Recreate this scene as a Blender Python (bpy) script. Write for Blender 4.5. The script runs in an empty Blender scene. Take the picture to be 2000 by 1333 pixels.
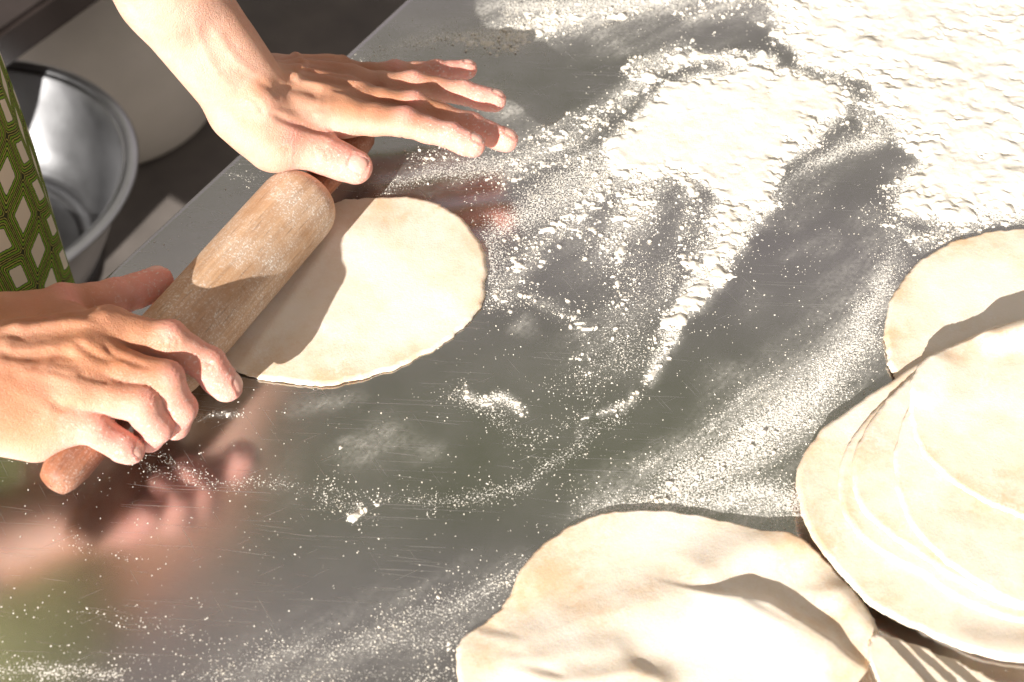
import bpy, bmesh, math, random
import numpy as np
from mathutils import Vector, Matrix

random.seed(7)
rng = np.random.default_rng(11)
scene = bpy.context.scene
COL = scene.collection

# ------------------------------------------------------------------ camera
PITCH = math.radians(48.0)
DIST = 0.833
FPX = 2000 * 50.0 / 36.0                       # 50 mm lens on a 36 mm sensor, in pixels of the photograph
FWD = np.array([0, math.cos(PITCH), -math.sin(PITCH)])
UPV = np.array([0, math.sin(PITCH), math.cos(PITCH)])
RGT = np.array([1.0, 0, 0])
CAM = -FWD * DIST
cam_d = bpy.data.cameras.new('camera'); cam = bpy.data.objects.new('camera', cam_d); COL.objects.link(cam)
cam.location = CAM; cam.rotation_euler = (math.pi / 2 - PITCH, 0, 0)
cam_d.lens = 50; cam_d.sensor_width = 36; cam_d.clip_start = 0.02; cam_d.clip_end = 60
cam_d.dof.use_dof = True; cam_d.dof.focus_distance = 0.845; cam_d.dof.aperture_fstop = 9.0
scene.camera = cam

# ------------------------------------------------------------------ light
SUN_AZ, SUN_EL = math.radians(64), math.radians(22)      # heading of the sunlight over the table, and its height
sd = Vector((math.cos(SUN_AZ) * math.cos(SUN_EL), math.sin(SUN_AZ) * math.cos(SUN_EL), -math.sin(SUN_EL)))
sun_d = bpy.data.lights.new('sun', 'SUN'); sun = bpy.data.objects.new('sun', sun_d); COL.objects.link(sun)
sun_d.energy = 5.0; sun_d.angle = math.radians(0.6); sun_d.color = (1.0, 0.962, 0.915)
sun.rotation_euler = sd.to_track_quat('-Z', 'Y').to_euler()
sun.location = (-1, -2, 1.5)

world = bpy.data.worlds.new('World'); scene.world = world; world.use_nodes = True
wn = world.node_tree; wn.nodes.clear()
wo = wn.nodes.new('ShaderNodeOutputWorld'); bg = wn.nodes.new('ShaderNodeBackground')
tc = wn.nodes.new('ShaderNodeTexCoord'); mp = wn.nodes.new('ShaderNodeMapping')
mp.inputs['Scale'].default_value = (0.5, 0.5, 24.0); mp.inputs['Location'].default_value = (0.3, 0.1, 0.4)       # far shade and foliage, soft level bands
nz = wn.nodes.new('ShaderNodeTexNoise'); nz.inputs['Scale'].default_value = 1.6; nz.inputs['Detail'].default_value = 1.5
cr = wn.nodes.new('ShaderNodeValToRGB')
cr.color_ramp.elements[0].position = 0.42; cr.color_ramp.elements[0].color = (0.115, 0.14, 0.038, 1)
cr.color_ramp.elements[1].position = 0.56; cr.color_ramp.elements[1].color = (0.42, 0.37, 0.415, 1)
e = cr.color_ramp.elements.new(0.48); e.color = (0.27, 0.24, 0.232, 1)
wn.links.new(tc.outputs['Generated'], mp.inputs['Vector']); wn.links.new(mp.outputs[0], nz.inputs['Vector'])
wn.links.new(nz.outputs[0], cr.inputs[0]); wn.links.new(cr.outputs[0], bg.inputs['Color'])
bg.inputs['Strength'].default_value = 0.76
wn.links.new(bg.outputs[0], wo.inputs['Surface'])

vs = scene.view_settings
vs.view_transform = 'Standard'; vs.look = 'None'; vs.exposure = 1.16; vs.gamma = 1; vs.use_curve_mapping = False
scene.render.engine = 'CYCLES'
scene.render.resolution_x = 1024; scene.render.resolution_y = 682

# ------------------------------------------------------------------ helpers
def P(px, py, z=0.0):
    """point of the place that stands at height z (metres) where the photograph shows pixel (px, py)"""
    d = FWD * FPX + RGT * (px - 1000) + UPV * (666.5 - py)
    t = (z - CAM[2]) / d[2]
    return CAM + d * t

def Pm(px, py, zmm): return P(px, py, zmm / 1000.0)

def tag(o, label=None, cat=None, group=None, kind=None):
    if label: o['label'] = label
    if cat: o['category'] = cat
    if group: o['group'] = group
    if kind: o['kind'] = kind
    return o

def empty(name, loc=(0, 0, 0), rz=0):
    o = bpy.data.objects.new(name, None); COL.objects.link(o); o.location = loc; o.rotation_euler.z = rz
    o.empty_display_size = 0.02
    return o

def mesh_obj(name, verts, faces, mat, parent=None, smooth=True):
    me = bpy.data.meshes.new(name)
    verts = np.asarray(verts, dtype=np.float32)
    if isinstance(faces, np.ndarray):
        n = faces.shape[1]
        me.vertices.add(len(verts)); me.vertices.foreach_set('co', verts.ravel())
        me.loops.add(faces.size); me.loops.foreach_set('vertex_index', faces.astype(np.int32).ravel())
        me.polygons.add(len(faces))
        me.polygons.foreach_set('loop_start', np.arange(0, faces.size, n, dtype=np.int32))
        me.update(calc_edges=True); me.validate()
    else:
        me.from_pydata(verts.tolist(), [], faces); me.update()
    if smooth: me.polygons.foreach_set('use_smooth', np.ones(len(me.polygons), dtype=bool))
    if mat: me.materials.append(mat)
    o = bpy.data.objects.new(name, me); COL.objects.link(o)
    if parent: o.parent = parent
    return o

def fattr(o, name, vals):
    a = o.data.attributes.new(name, 'FLOAT', 'POINT')
    a.data.foreach_set('value', np.asarray(vals, dtype=np.float32))

def box(name, size, loc, mat, parent=None, bevel=0.003, rz=0, seg=2):
    bm = bmesh.new(); bmesh.ops.create_cube(bm, size=1)
    bmesh.ops.scale(bm, vec=size, verts=bm.verts)
    if bevel: bmesh.ops.bevel(bm, geom=bm.edges[:], offset=bevel, segments=seg, affect='EDGES')
    me = bpy.data.meshes.new(name); bm.to_mesh(me); bm.free(); me.materials.append(mat)
    o = bpy.data.objects.new(name, me); COL.objects.link(o); o.location = loc; o.rotation_euler.z = rz
    if parent: o.parent = parent
    return o

def lathe(name, prof, mat, parent=None, seg=64, axis='Z', closed=False):
    """prof: list of (radius, height)"""
    vs_, fs = [], []
    n = len(prof)
    for i, (r, h) in enumerate(prof):
        for j in range(seg):
            a = 2 * math.pi * j / seg
            if axis == 'Z': vs_.append((r * math.cos(a), r * math.sin(a), h))
            else: vs_.append((h, r * math.cos(a), r * math.sin(a)))
    for i in range(n - 1 + (1 if closed else 0)):
        for j in range(seg):
            a, b = i * seg + j, i * seg + (j + 1) % seg
            c, d = ((i + 1) % n) * seg + (j + 1) % seg, ((i + 1) % n) * seg + j
            fs.append((a, b, c, d))
    return mesh_obj(name, vs_, np.array(fs), mat, parent)

# --- lattice noise in numpy
def _h(ix, iy, iz, seed):
    n = (ix.astype(np.int64) * 374761393 + iy.astype(np.int64) * 668265263 + iz.astype(np.int64) * 2147483647 + seed * 974634777) & 0xffffffff
    n = ((n ^ (n >> 13)) * 1274126177) & 0xffffffff
    n = ((n ^ (n >> 16)) * 2246822519) & 0xffffffff
    return ((n ^ (n >> 15)) & 0xffffff) / float(0xffffff)

def vnoise2(x, y, seed=0):
    ix, iy = np.floor(x), np.floor(y); fx, fy = x - ix, y - iy
    fx = fx * fx * fx * (fx * (fx * 6 - 15) + 10); fy = fy * fy * fy * (fy * (fy * 6 - 15) + 10)
    z = np.zeros_like(ix)
    a, b = _h(ix, iy, z, seed), _h(ix + 1, iy, z, seed)
    c, d = _h(ix, iy + 1, z, seed), _h(ix + 1, iy + 1, z, seed)
    return (a * (1 - fx) + b * fx) * (1 - fy) + (c * (1 - fx) + d * fx) * fy

def fbm2(x, y, oct=4, seed=0, gain=0.5):
    s, a, t = 0, 1.0, 0
    for o in range(oct):
        c_, s_ = math.cos(0.6 * o), math.sin(0.6 * o)
        s = s + a * vnoise2((x * c_ - y * s_) * 2 ** o + 17.3 * o, (x * s_ + y * c_) * 2 ** o + 5.1 * o, seed + o); t += a; a *= gain
    return s / t

def vnoise3(p, seed=0):
    i = np.floor(p); f = p - i; f = f * f * (3 - 2 * f)
    r = 0
    for dx in (0, 1):
        for dy in (0, 1):
            for dz in (0, 1):
                w = (f[:, 0] if dx else 1 - f[:, 0]) * (f[:, 1] if dy else 1 - f[:, 1]) * (f[:, 2] if dz else 1 - f[:, 2])
                r = r + w * _h(i[:, 0] + dx, i[:, 1] + dy, i[:, 2] + dz, seed)
    return r

def smooth(a, b, x):
    t = np.clip((x - a) / (b - a), 0, 1); return t * t * (3 - 2 * t)

def spline(pts, n, closed=True):
    pts = np.asarray(pts, float); m = len(pts); out = []
    if closed:
        seg = m
        g = lambda i: pts[i % m]
    else:
        seg = m - 1
        g = lambda i: pts[min(max(i, 0), m - 1)]
    for k in range(n):
        u = k * seg / (n if closed else n - 1); i = min(int(u), seg - 1) if not closed else int(u); t = u - i
        p0, p1, p2, p3 = g(i - 1), g(i), g(i + 1), g(i + 2)
        out.append(0.5 * (2 * p1 + (p2 - p0) * t + (2 * p0 - 5 * p1 + 4 * p2 - p3) * t * t + (3 * p1 - p0 - 3 * p2 + p3) * t ** 3))
    return np.array(out)

# ------------------------------------------------------------------ materials
class NT:
    def __init__(s, name):
        s.m = bpy.data.materials.new(name); s.m.use_nodes = True; s.t = s.m.node_tree
        s.b = s.t.nodes['Principled BSDF']; s.out = s.t.nodes['Material Output']
    def n(s, typ, **kw):
        nd = s.t.nodes.new('ShaderNode' + typ)
        for k, v in kw.items():
            if k in nd.inputs: nd.inputs[k].default_value = v
            else: setattr(nd, k, v)
        return nd
    def l(s, a, b): s.t.links.new(a, b)
    def coord(s, scale=(1, 1, 1), rot=(0, 0, 0), which='Object'):
        c = s.n('TexCoord'); v = c.outputs[which]
        if any(rot):
            r = s.n('Mapping'); r.inputs['Rotation'].default_value = rot; s.l(v, r.inputs['Vector']); v = r.outputs[0]
        if scale != (1, 1, 1):
            m = s.n('Mapping'); m.inputs['Scale'].default_value = scale; s.l(v, m.inputs['Vector']); v = m.outputs[0]
        return v
    def noise(s, vec, scale, detail=3, rough=0.5, dist=0):
        nd = s.n('TexNoise'); nd.inputs['Scale'].default_value = scale; nd.inputs['Detail'].default_value = detail
        nd.inputs['Roughness'].default_value = rough; nd.inputs['Distortion'].default_value = dist
        s.l(vec, nd.inputs['Vector']); return nd.outputs[0]
    def ramp(s, fac, stops):
        nd = s.n('ValToRGB'); r = nd.color_ramp
        while len(r.elements) < len(stops): r.elements.new(0.5)
        for el, (p, c) in zip(r.elements, stops):
            el.position = p; el.color = c if len(c) == 4 else (*c, 1)
        s.l(fac, nd.inputs[0]); return nd.outputs[0]
    def maprange(s, v, a, b, c=0, d=1):
        nd = s.n('MapRange'); nd.inputs[1].default_value = a; nd.inputs[2].default_value = b; nd.inputs[3].default_value = c; nd.inputs[4].default_value = d
        s.l(v, nd.inputs[0]); return nd.outputs[0]
    def math(s, op, a, b=None, c=None, clamp=False):
        nd = s.n('Math'); nd.operation = op; nd.use_clamp = clamp
        for i, v in enumerate((a, b, c)):
            if v is None: continue
            if isinstance(v, (int, float)): nd.inputs[i].default_value = v
            else: s.l(v, nd.inputs[i])
        return nd.outputs[0]
    def mix(s, fac, a, b, mode='MIX'):
        nd = s.n('Mix'); nd.data_type = 'RGBA'; nd.blend_type = mode
        for sock, v in ((nd.inputs[0], fac), (nd.inputs[6], a), (nd.inputs[7], b)):
            if isinstance(v, (int, float)): sock.default_value = v
            elif isinstance(v, tuple): sock.default_value = v if len(v) == 4 else (*v, 1)
            else: s.l(v, sock)
        return nd.outputs[2]
    def bump(s, h, strength, dist=0.001, prev=None):
        nd = s.n('Bump'); nd.inputs['Strength'].default_value = strength; nd.inputs['Distance'].default_value = dist
        s.l(h, nd.inputs['Height'])
        if prev: s.l(prev, nd.inputs['Normal'])
        return nd.outputs[0]
    def attr(s, name):
        nd = s.n('Attribute'); nd.attribute_name = name; return nd.outputs['Fac']
    def set(s, **kw):
        for k, v in kw.items():
            k = k.replace('_', ' ')
            sock = s.b.inputs[k]
            if isinstance(v, bpy.types.NodeSocket): s.l(v, sock)
            else: sock.default_value = v
        return s

FLOUR_C = (0.80, 0.765, 0.69, 1)

def mat_steel():
    s = NT('brushed steel with flour dust')
    v = s.coord()
    # scratches: long thin streaks in a few directions
    sc = None
    for rot, sx, sy, th in ((0.15, 14, 1300, 0.70), (-0.5, 20, 1500, 0.715), (1.0, 18, 1400, 0.715), (0.05, 9, 1700, 0.68)):
        c = s.coord((sx, sy, 1), (0, 0, rot)); nn = s.noise(c, 1.0, 2, 0.5, 0.15)
        m = s.maprange(nn, th, th + 0.035)
        sc = m if sc is None else s.math('MAXIMUM', sc, m)
    broad = s.noise(v, 9, 4, 0.6)
    gate = s.maprange(s.noise(v, 22, 3, 0.6), 0.36, 0.58)
    sc = s.math('MULTIPLY', sc, gate)
    brush = s.noise(s.coord((30, 1200, 1), (0, 0, 0.12)), 1.0, 2)
    base = s.mix(s.maprange(broad, 0.3, 0.7), (0.39, 0.377, 0.372), (0.52, 0.502, 0.497))
    s.set(Metallic=1.0)
    s.l(base, s.b.inputs['Base Color'])
    r = s.math('ADD', s.maprange(broad, 0.3, 0.7, 0.15, 0.22), s.math('MULTIPLY', brush, 0.05))
    r = s.math('ADD', r, s.math('MULTIPLY', sc, 0.3)); s.l(r, s.b.inputs['Roughness'])
    h = s.math('ADD', s.math('MULTIPLY', brush, 0.25), s.math('MULTIPLY', sc, -1.0))
    s.l(s.bump(h, 0.10, 0.0004), s.b.inputs['Normal'])
    # flour dust lying on the steel
    film, speck = s.attr('film'), s.attr('speck')
    f1 = s.noise(v, 900, 2, 0.7); f2 = s.noise(v, 330, 3, 0.7)
    streak = s.noise(s.coord((60, 420, 1), (0, 0, -0.9)), 1.0, 3, 0.6)
    fm = s.math('MULTIPLY', film, s.maprange(f2, 0.30, 0.68, 0.15, 1.0))
    fm = s.math('MULTIPLY', fm, s.maprange(streak, 0.3, 0.65, 0.45, 1.0))
    thr = s.math('SUBTRACT', 0.80, s.math('MULTIPLY', speck, 0.39))
    sp = s.math('MULTIPLY', s.math('SUBTRACT', f1, thr), 16, clamp=True)
    sp2 = s.math('MULTIPLY', s.math('SUBTRACT', f2, s.math('ADD', thr, 0.06)), 14, clamp=True)
    mask = s.math('MAXIMUM', s.math('MAXIMUM', sp, sp2), fm)
    mask = s.math('MAXIMUM', mask, s.math('MULTIPLY', sc, 0.14))
    mask = s.math('MINIMUM', mask, 0.97)
    d = s.n('BsdfDiffuse'); d.inputs['Color'].default_value = FLOUR_C
    mx = s.n('MixShader'); s.l(mask, mx.inputs[0]); s.l(s.b.outputs[0], mx.inputs[1]); s.l(d.outputs[0], mx.inputs[2])
    s.l(mx.outputs[0], s.out.inputs['Surface'])
    return s.m

def mat_flour():
    s = NT('wheat flour'); v = s.coord()
    n = s.noise(v, 60, 4, 0.6)
    s.l(s.mix(s.maprange(n, 0.35, 0.65), (0.70, 0.64, 0.535), (0.79, 0.75, 0.67)), s.b.inputs['Base Color'])
    s.set(Roughness=0.95); s.b.inputs['Specular IOR Level'].default_value = 0.1
    s.l(s.bump(s.noise(v, 900, 3, 0.7), 0.5, 0.0008), s.b.inputs['Normal'])
    return s.m

def mat_dough(name, tan=0.5, seed=0.0):
    s = NT(name); v = s.coord()
    mp_ = s.n('Mapping'); mp_.inputs['Location'].default_value = (seed, seed * 0.7, 0); s.l(v, mp_.inputs['Vector']); v = mp_.outputs[0]
    n = s.noise(v, 14, 5, 0.62, 0.4)
    n2 = s.noise(s.math('ADD', 0, 0) if False else v, 55, 4, 0.65)
    g = s.noise(v, 700, 3, 0.7)
    f = s.math('ADD', s.math('MULTIPLY', n, 0.7), s.math('MULTIPLY', n2, 0.3))
    f = s.math('ADD', f, s.math('MULTIPLY', s.math('SUBTRACT', g, 0.5), 0.16))
    f = s.math('SUBTRACT', f, s.math('MULTIPLY', s.attr('rim'), 0.07)); f = s.math('ADD', f, 0.02)
    c = s.ramp(f, [(0.36 + 0.12 * (tan - 0.5), (0.64, 0.455, 0.29)), (0.47 + 0.12 * (tan - 0.5), (0.70, 0.585, 0.45)), (0.60 + 0.12 * (tan - 0.5), (0.755, 0.67, 0.56))])
    du = s.math('MULTIPLY', s.maprange(s.noise(v, 24, 5, 0.7), 0.48, 0.68), s.maprange(s.noise(v, 480, 3, 0.7), 0.44, 0.62, 0.25, 1.0))
    c = s.mix(s.math('MULTIPLY', du, 0.7), c, (0.80, 0.75, 0.68))
    s.l(c, s.b.inputs['Base Color'])
    s.set(Roughness=0.75); s.b.inputs['Specular IOR Level'].default_value = 0.2
    s.b.inputs['Subsurface Weight'].default_value = 0.25; s.b.inputs['Subsurface Radius'].default_value = (1, 0.55, 0.25)
    s.b.inputs['Subsurface Scale'].default_value = 0.0025
    b = s.bump(s.noise(v, 160, 4, 0.6), 0.12, 0.0010)
    s.l(s.bump(g, 0.35, 0.0005, b), s.b.inputs['Normal'])
    return s.m

def mat_wood(name, base, dark, dust):
    s = NT(name); v = s.coord()
    gr = s.noise(s.coord((6, 110, 110)), 1.0, 5, 0.6, 0.3)
    gr2 = s.noise(s.coord((18, 420, 420)), 1.0, 3, 0.6)
    pores = s.maprange(s.noise(s.coord((60, 900, 900)), 1.0, 2, 0.5), 0.60, 0.72)
    c = s.mix(s.maprange(gr, 0.3, 0.7), dark, base)
    c = s.mix(s.math('MULTIPLY', s.maprange(gr2, 0.42, 0.7), 0.45), c, tuple(x * 0.62 for x in dark))
    c = s.mix(s.math('MULTIPLY', pores, 0.55), c, tuple(x * 0.35 for x in dark))
    big = s.noise(v, 38, 4, 0.65); fine = s.noise(v, 800, 3, 0.75)
    m = s.math('MULTIPLY', s.maprange(big, 0.40, 0.66, 0.15, 1.0), s.maprange(fine, 0.50, 0.62))
    m = s.math('MULTIPLY', m, dust)
    film = s.math('MULTIPLY', s.maprange(big, 0.35, 0.7), 0.26 * dust)
    c = s.mix(s.math('MAXIMUM', m, film), c, FLOUR_C)
    s.l(c, s.b.inputs['Base Color']); s.set(Roughness=0.55); s.b.inputs['Specular IOR Level'].default_value = 0.35
    h = s.math('ADD', s.math('MULTIPLY', gr2, -0.6), s.math('MULTIPLY', m, 0.8))
    s.l(s.bump(h, 0.35, 0.0005), s.b.inputs['Normal'])
    return s.m

def mat_skin():
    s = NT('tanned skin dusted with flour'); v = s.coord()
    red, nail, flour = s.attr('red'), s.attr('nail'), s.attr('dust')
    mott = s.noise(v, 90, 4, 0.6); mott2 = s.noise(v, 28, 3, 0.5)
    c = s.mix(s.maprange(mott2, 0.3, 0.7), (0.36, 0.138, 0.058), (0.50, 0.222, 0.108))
    c = s.mix(s.attr('tan'), s.mix(s.maprange(mott2, 0.3, 0.7), (0.62, 0.36, 0.265), (0.70, 0.45, 0.345)), c)  # pale sides, darker backs: tan with painted shade on top
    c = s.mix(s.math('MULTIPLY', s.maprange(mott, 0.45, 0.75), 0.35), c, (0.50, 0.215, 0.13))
    c = s.mix(s.math('MULTIPLY', red, 0.9), c, (0.72, 0.285, 0.23))
    vor = s.n('TexVoronoi'); vor.feature = 'DISTANCE_TO_EDGE'; vor.inputs['Scale'].default_value = 620
    vd = s.noise(v, 300, 2, 0.5)
    s.l(s.coord((1, 1.5, 1.2)), vor.inputs['Vector'])
    cell = s.maprange(vor.outputs['Distance'], 0.0, 0.12)
    c = s.mix(nail, c, (0.64, 0.36, 0.285))
    fl = s.math('MULTIPLY', flour, s.maprange(s.noise(v, 520, 4, 0.75), 0.56, 0.68))
    fl2 = s.math('MULTIPLY', flour, s.maprange(s.noise(v, 80, 3, 0.6), 0.4, 0.8, 0.0, 0.16))
    fl = s.math('MINIMUM', s.math('MAXIMUM', fl, fl2), 0.9)
    c = s.mix(fl, c, FLOUR_C)
    s.l(c, s.b.inputs['Base Color'])
    r = s.math('ADD', s.math('MULTIPLY', nail, -0.18), 0.50); r = s.math('ADD', r, s.math('MULTIPLY', fl, 0.4)); s.l(r, s.b.inputs['Roughness'])
    s.b.inputs['Specular IOR Level'].default_value = 0.4
    s.b.inputs['Subsurface Weight'].default_value = 0.45; s.b.inputs['Subsurface Radius'].default_value = (1, 0.36, 0.18)
    s.b.inputs['Subsurface Scale'].default_value = 0.0048
    inv = s.math('SUBTRACT', 1.0, nail)
    h = s.math('MULTIPLY', s.math('ADD', s.math('MULTIPLY', cell, 0.5), s.noise(s.coord((1, 2.2, 1.4)), 260, 4, 0.6)), inv)
    h = s.math('ADD', h, s.math('MULTIPLY', fl, 0.8))
    wr = s.noise(s.coord((1, 3.2, 1.6), (0, 0, 0.5)), 110, 5, 0.65, 0.6)
    s.l(s.bump(h, 0.5, 0.0008, s.bump(wr, 0.22, 0.0018)), s.b.inputs['Normal'])
    return s.m

def mat_apron():
    s = NT('green geometric print cotton')
    u, w = s.attr('pu'), s.attr('pv')                     # metres along the cloth
    # columns of skewed cells with nested outlines that zigzag from column to column
    cw, ch = 0.0280, 0.0330
    x = s.math('DIVIDE', u, cw); ix = s.math('FLOOR', x); fx = s.math('SUBTRACT', s.math('SUBTRACT', x, ix), 0.5)
    odd = s.math('MODULO', s.math('ABSOLUTE', ix), 2.0); sg = s.math('SUBTRACT', s.math('MULTIPLY', odd, 2.0), 1.0)
    y = s.math('ADD', s.math('DIVIDE', w, ch), s.math('MULTIPLY', s.math('MULTIPLY', fx, sg), 0.42))
    fy = s.math('SUBTRACT', s.math('FRACT', y), 0.5)
    ax = s.math('MULTIPLY', s.math('ABSOLUTE', fx), 1.0); ay = s.math('MULTIPLY', s.math('ABSOLUTE', fy), 1.0)
    d = s.math('MAXIMUM', ax, ay)
    d = s.math('MAXIMUM', d, s.math('MULTIPLY', s.math('ADD', ax, ay), 0.53))
    nn = s.noise(s.coord(), 500, 2)
    d = s.math('ADD', d, s.math('MULTIPLY', s.math('SUBTRACT', nn, 0.5), 0.04))
    rp = s.n('ValToRGB'); r = rp.color_ramp; r.interpolation = 'CONSTANT'
    cream, green, dark, yel = (0.70, 0.62, 0.47, 1), (0.19, 0.34, 0.03, 1), (0.045, 0.05, 0.02, 1), (0.45, 0.42, 0.09, 1)
    stops = [(0, cream), (0.245, dark), (0.262, green), (0.312, dark), (0.340, yel), (0.365, dark), (0.392, green), (0.432, dark), (0.462, yel), (0.48, dark)]
    while len(r.elements) < len(stops): r.elements.new(0.5)
    for el, (p_, c_) in zip(r.elements, stops): el.position = p_; el.color = c_
    s.l(d, rp.inputs[0]); s.l(rp.outputs[0], s.b.inputs['Base Color'])
    s.set(Roughness=0.9); s.b.inputs['Specular IOR Level'].default_value = 0.15
    s.l(s.bump(s.noise(s.coord(), 1800, 2), 0.3, 0.0004), s.b.inputs['Normal'])
    return s.m

def mat_plain(name, col, rough=0.6, metal=0.0, var=0.25, scale=20, bump=0.1):
    s = NT(name); v = s.coord(); n = s.noise(v, scale, 5, 0.6)
    s.l(s.mix(s.maprange(n, 0.3, 0.7), tuple(c * (1 - var) for c in col), tuple(min(1, c * (1 + var)) for c in col)), s.b.inputs['Base Color'])
    s.set(Metallic=metal); s.l(s.maprange(n, 0.3, 0.7, rough * 0.85, min(1, rough * 1.15)), s.b.inputs['Roughness'])
    if bump: s.l(s.bump(s.noise(v, scale * 12, 3), bump, 0.001), s.b.inputs['Normal'])
    return s.m

M_STEEL = mat_steel(); M_FLOUR = mat_flour(); M_SKIN = mat_skin(); M_APRON = mat_apron()
M_EDGE = mat_plain('bare steel', (0.5, 0.49, 0.48), 0.3, 1.0, 0.1, 30, 0.05)
M_BARREL = mat_wood('pale worn beech', (0.52, 0.32, 0.18), (0.38, 0.21, 0.105), 1.0)
M_HANDLE = mat_wood('reddish worn wood', (0.36, 0.130, 0.052), (0.20, 0.062, 0.026), 0.35)
M_FLOOR = mat_plain('dark concrete', (0.14, 0.12, 0.105), 0.85, 0, 0.3, 6, 0.4)
M_BOWL = mat_plain('stainless bowl', (0.48, 0.48, 0.49), 0.36, 1.0, 0.12, 8, 0.03)
M_TUB = mat_plain('cream plastic', (0.78, 0.71, 0.63), 0.6, 0, 0.1, 5, 0.05)
M_DARK = mat_plain('dark painted wood', (0.030, 0.021, 0.018), 0.5, 0, 0.3, 12, 0.1)
M_RAG = mat_plain('pale cloth', (0.38, 0.39, 0.42), 0.9, 0, 0.2, 30, 0.2)

# ------------------------------------------------------------------ setting: floor
FLOOR_Z = -0.85
fl = mesh_obj('floor', [(-5, -4, FLOOR_Z), (5, -4, FLOOR_Z), (5, 7, FLOOR_Z), (-5, 7, FLOOR_Z)], [(0, 1, 2, 3)], M_FLOOR)
fl['kind'] = 'structure'

# ------------------------------------------------------------------ flour layout on the table (millimetres on the steel)
def G(px, py): q = P(px, py, 0); return np.array([q[0], q[1]])
def Gs(pts): return np.array([G(*p) for p in pts])

def seg_dist(x, y, pts, radii=None):
    best = np.full(x.shape, 1e9); rr = np.zeros(x.shape)
    for i in range(len(pts) - 1):
        a, b = pts[i], pts[i + 1]; ba = b - a; L = ba @ ba + 1e-12
        t = np.clip(((x - a[0]) * ba[0] + (y - a[1]) * ba[1]) / L, 0, 1)
        d = np.hypot(x - a[0] - t * ba[0], y - a[1] - t * ba[1])
        if radii is not None:
            r = radii[i] + (radii[i + 1] - radii[i]) * t; d = d - r
        best = np.minimum(best, d)
    return best

def poly_sd(x, y, pts):
    d = seg_dist(x, y, np.vstack([pts, pts[:1]])); inside = np.zeros(x.shape, bool)
    for i in range(len(pts)):
        a, b = pts[i], pts[(i + 1) % len(pts)]
        c = (a[1] > y) != (b[1] > y)
        xi = (b[0] - a[0]) * (y - a[1]) / (b[1] - a[1] + 1e-15) + a[0]
        inside ^= c & (x < xi)
    return np.where(inside, -d, d)

MM = 0.001
# (pixel outline, softness mm, amount)
THICK_POLY = [
    ([(1490, -60), (2200, -60), (2200, 440), (2000, 425), (1850, 430), (1765, 410), (1755, 360), (1788, 315), (1740, 245), (1700, 180), (1650, 140), (1570, 128), (1530, 60)], 30, 1.1),
    ([(1190, 300), (1245, 235), (1290, 180), (1360, 152), (1450, 130), (1560, 140), (1640, 185), (1650, 222), (1580, 270), (1525, 325), (1510, 390), (1500, 440), (1420, 400), (1350, 340), (1260, 345), (1190, 335)], 20, 1.15),
    ([(1180, 5), (1300, 15), (1500, 5), (1500, -70), (1150, -70)], 40, 0.60),
]
THICK_LINE = [
    ([(1445, 390), (1425, 465), (1385, 550), (1335, 620), (1290, 690), (1270, 730)], [13, 11, 8, 6, 3, 2], 16, 0.70),
    ([(1180, 350), (1120, 430), (1050, 480), (1000, 560), (985, 590)], [12, 9, 4, 5, 4], 24, 0.47),
    ([(1010, 570), (1090, 600), (1160, 670), (1150, 720)], [4, 5, 3, 2], 16, 0.42),
    ([(1250, 355), (1240, 420), (1180, 480)], [18, 14, 8], 24, 0.50),
    ([(1300, 470), (1330, 560), (1280, 640)], [4, 4, 3], 16, 0.34),
    ([(1340, 340), (1345, 400), (1325, 460)], [10, 6, 3], 22, 0.50),
    ([(1390, 400), (1370, 470), (1350, 540)], [6, 6, 4], 16, 0.44),
    ([(1150, 440), (1200, 560), (1230, 640)], [10, 10, 6], 24, 0.30),
    ([(1010, 352), (1090, 325), (1165, 297)], [1.2, 1.6, 1.6], 5, 0.56),
    ([(920, 755), (965, 785), (1003, 806)], [0.5, 3.2, 2], 7, 0.62),
    ([(1180, 802), (1230, 785), (1235, 770)], [2, 2, 1.5], 4, 0.52),
    ([(683, 1012), (697, 985)], [1.4, 1.6], 4, 0.56),
    ([(370, 806), (420, 804), (470, 812)], [1.6, 1.0, 1.2], 4, 0.52),
    ([(1000, 60), (1100, 30), (1200, 25)], [8, 9, 9], 20, 0.52),
    ([(880, 75), (1000, 85), (1070, 60)], [3, 7, 6], 18, 0.44),
    ([(1200, 200), (1290, 110), (1330, 85)], [8, 10, 7], 18, 0.50),
    ([(1330, 120), (1420, 115), (1500, 120)], [7, 7, 6], 14, 0.60),
    ([(985, 345), (1060, 300), (1150, 230), (1230, 170)], [8, 10, 10, 10], 22, 0.42),
    ([(1620, 150), (1670, 190), (1700, 240)], [8, 8, 6], 14, 0.46),
    ([(1720, 430), (1790, 470), (1900, 440)], [6, 8, 8], 16, 0.46),
    ([(1130, 860), (1160, 800)], [1, 1.2], 4, 0.45),
    ([(800, 310), (900, 290), (1000, 300)], [6, 7, 7], 16, 0.34),
    ([(1560, 820), (1440, 900), (1300, 985)], [3, 6, 5], 18, 0.36),
]
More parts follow.
